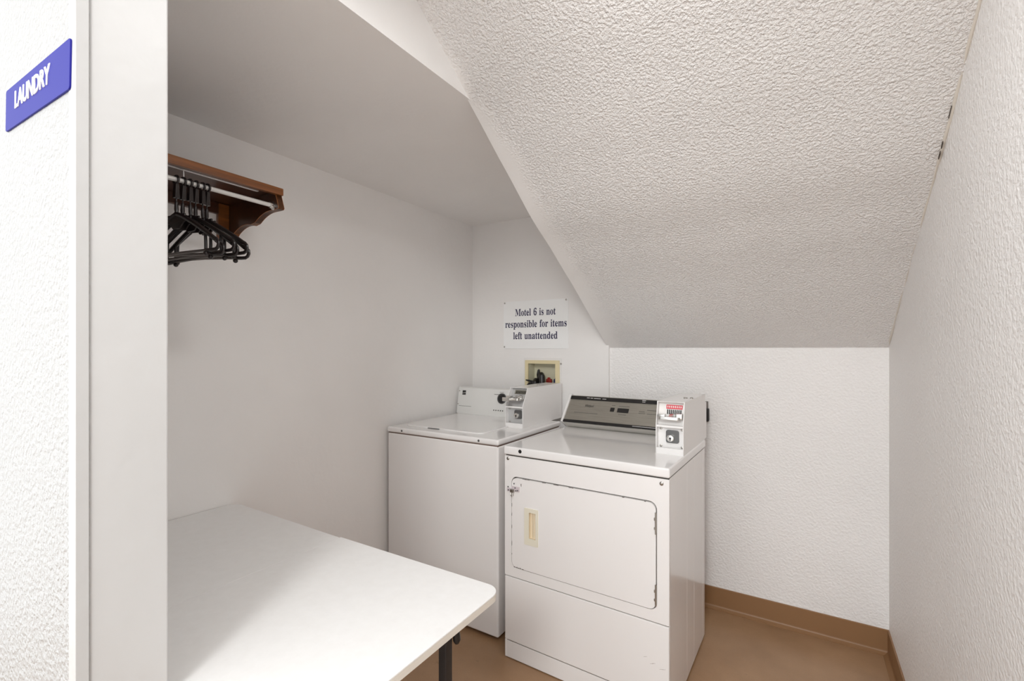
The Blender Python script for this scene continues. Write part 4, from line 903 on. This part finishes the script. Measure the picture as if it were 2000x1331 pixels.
# ------------------------------------------------------------------ notice on the alcove wall
ns = thing('notice_sign', 'white rectangular notice with dark navy serif lettering on the wall above the washer', 'sign', (-1.495, YA, 1.572))
def nb(b):
    for v in b.verts:
        v.co -= Vector((-1.495, YA, 1.572))
    return b
b = B(); prism(b, rrect(-1.740, -1.251, 1.411, 1.7335, .003), 'y', YA - .004, YA, .0008)
obj('sign_plate', nb(b), 'sign_white', ns)
yy = YA - .0046
for txt, xa, xb, zb_ in (('Motel 6 is not', -1.6454, -1.3398, 1.6335), ('responsible for items', -1.725, -1.2613, 1.5555), ('left unattended', -1.6608, -1.3266, 1.4765)):
    b = B()
    for dz in (-.0008, 0, .0008):
        serif_line(b, txt, xa, xb, zb_ + dz, .0455, yy - dz * .01)
    obj('lettering', nb(b), 'navy', ns, False)
for x, z in ((-1.730, 1.7244), (-1.2646, 1.725), (-1.7323, 1.4236)):
    b = B(); lathe(b, (x, YA - .004, z), (0, -1, 0), [(.0062, -.001), (.0062, .0012), (.003, .003)], 14)
    obj('screw', nb(b), 'steel', ns)

# ------------------------------------------------------------------ washer supply box in the wall
sb = thing('supply_box', 'yellowed recessed water supply box with black hoses, in the wall behind the washer meter', 'supply box', (-1.44, YA, 1.21))
def sbn(b):
    for v in b.verts:
        v.co -= Vector((-1.44, YA, 1.21))
    return b
b = B(); frame(b, rrect(-1.578, -1.300, 1.055, 1.350, .006), rrect(-1.566, -1.312, 1.067, 1.334, .003), 'y', YA - .003, YA + .001)
obj('flange', sbn(b), 'meter_white', sb)
b = B(); frame(b, rrect(-1.567, -1.311, 1.066, 1.335, .004), rrect(-1.543, -1.341, 1.099, 1.3125, .003), 'y', YA - .008, YA + .001)
obj('face_frame', sbn(b), 'box_yellow', sb)
b = B()
frame(b, rrect(-1.5462, -1.338, 1.096, 1.3155, .003), rrect(-1.543, -1.341, 1.099, 1.3125, .003), 'y', YA, YA + .085)
rbox(b, -1.546, -1.338, YA + .083, YA + .086, 1.096, 1.3155)
obj('recess', sbn(b), 'box_pale', sb)
b = B(); lathe(b, (-1.302, YA - .003, 1.314), (0, -1, 0), [(.006, -.001), (.006, .002), (.003, .003)], 12)
obj('screw', sbn(b), 'steel', sb)
def valve(x, m, lbl):
    b = B()
    cyl(b, (x, YA + .05, 1.099), (x, YA + .05, 1.185), .011, seg=14)
    obj('valve_body', sbn(b), 'steel', sb)
    b = B()
    rbox(b, x - .020, x + .020, YA + .028, YA + .045, 1.185, 1.212, .005)
    rbox(b, x - .006, x + .014, YA + .020, YA + .03, 1.192, 1.222, .004)
    obj('valve_handle', sbn(b), m, sb, True, lbl)
valve(-1.408, 'red', 'red valve handle')
valve(-1.353, 'blue', 'blue valve handle')
b = B()
tube(b, [(-1.475, YA + .05, 1.10), (-1.478, YA + .045, 1.17), (-1.470, YA + .03, 1.215), (-1.452, YA + .01, 1.236), (-1.438, YA - .010, 1.228), (-1.432, YA - .02, 1.19), (-1.430, YA - .022, 1.12)], [.016, .017, .019, .021, .021, .019, .018], 12)
tube(b, [(-1.515, YA + .05, 1.10), (-1.510, YA + .04, 1.17), (-1.497, YA + .015, 1.199), (-1.487, YA - .012, 1.188), (-1.485, YA - .02, 1.12)], [.016, .017, .018, .018, .017], 12)
tube(b, [(-1.478, YA + .035, 1.205), (-1.484, YA + .03, 1.24), (-1.481, YA + .028, 1.268), (-1.479, YA + .028, 1.274)], [.016, .013, .008, .003], 10)
tube(b, [(-1.50, YA - .012, 1.190), (-1.53, YA - .018, 1.199), (-1.552, YA - .022, 1.203)], [.009, .006, .004], 8)
tube(b, [(-1.51, YA - .012, 1.185), (-1.53, YA - .022, 1.178), (-1.541, YA - .026, 1.166)], [.009, .007, .005], 8)
obj('supply_hose', sbn(b), 'black', sb, True, 'black rubber hoses bunched over the box lip')

# ------------------------------------------------------------------ outlet behind the dryer
ob = thing('wall_outlet', 'dark plug in a wall outlet, half hidden behind the dryer coin box', 'outlet', (-0.47, YB, 1.065))
b = B(); rbox(b, -.05, .046, -.010, 0, -.055, .058, .003); obj('outlet_plate', b, mat('grey_outlet', srgb(120, 114, 110), .5), ob)
b = B(); rbox(b, -.03, .053, -.030, -.009, -.05, .022, .006)
tube(b, [(0, -.03, -.03), (0, -.045, -.05), (0, -.045, -.12), (-.02, -.04, -.3), (-.05, -.03, -.6)], .006, 8)
obj('plug', b, 'black', ob)
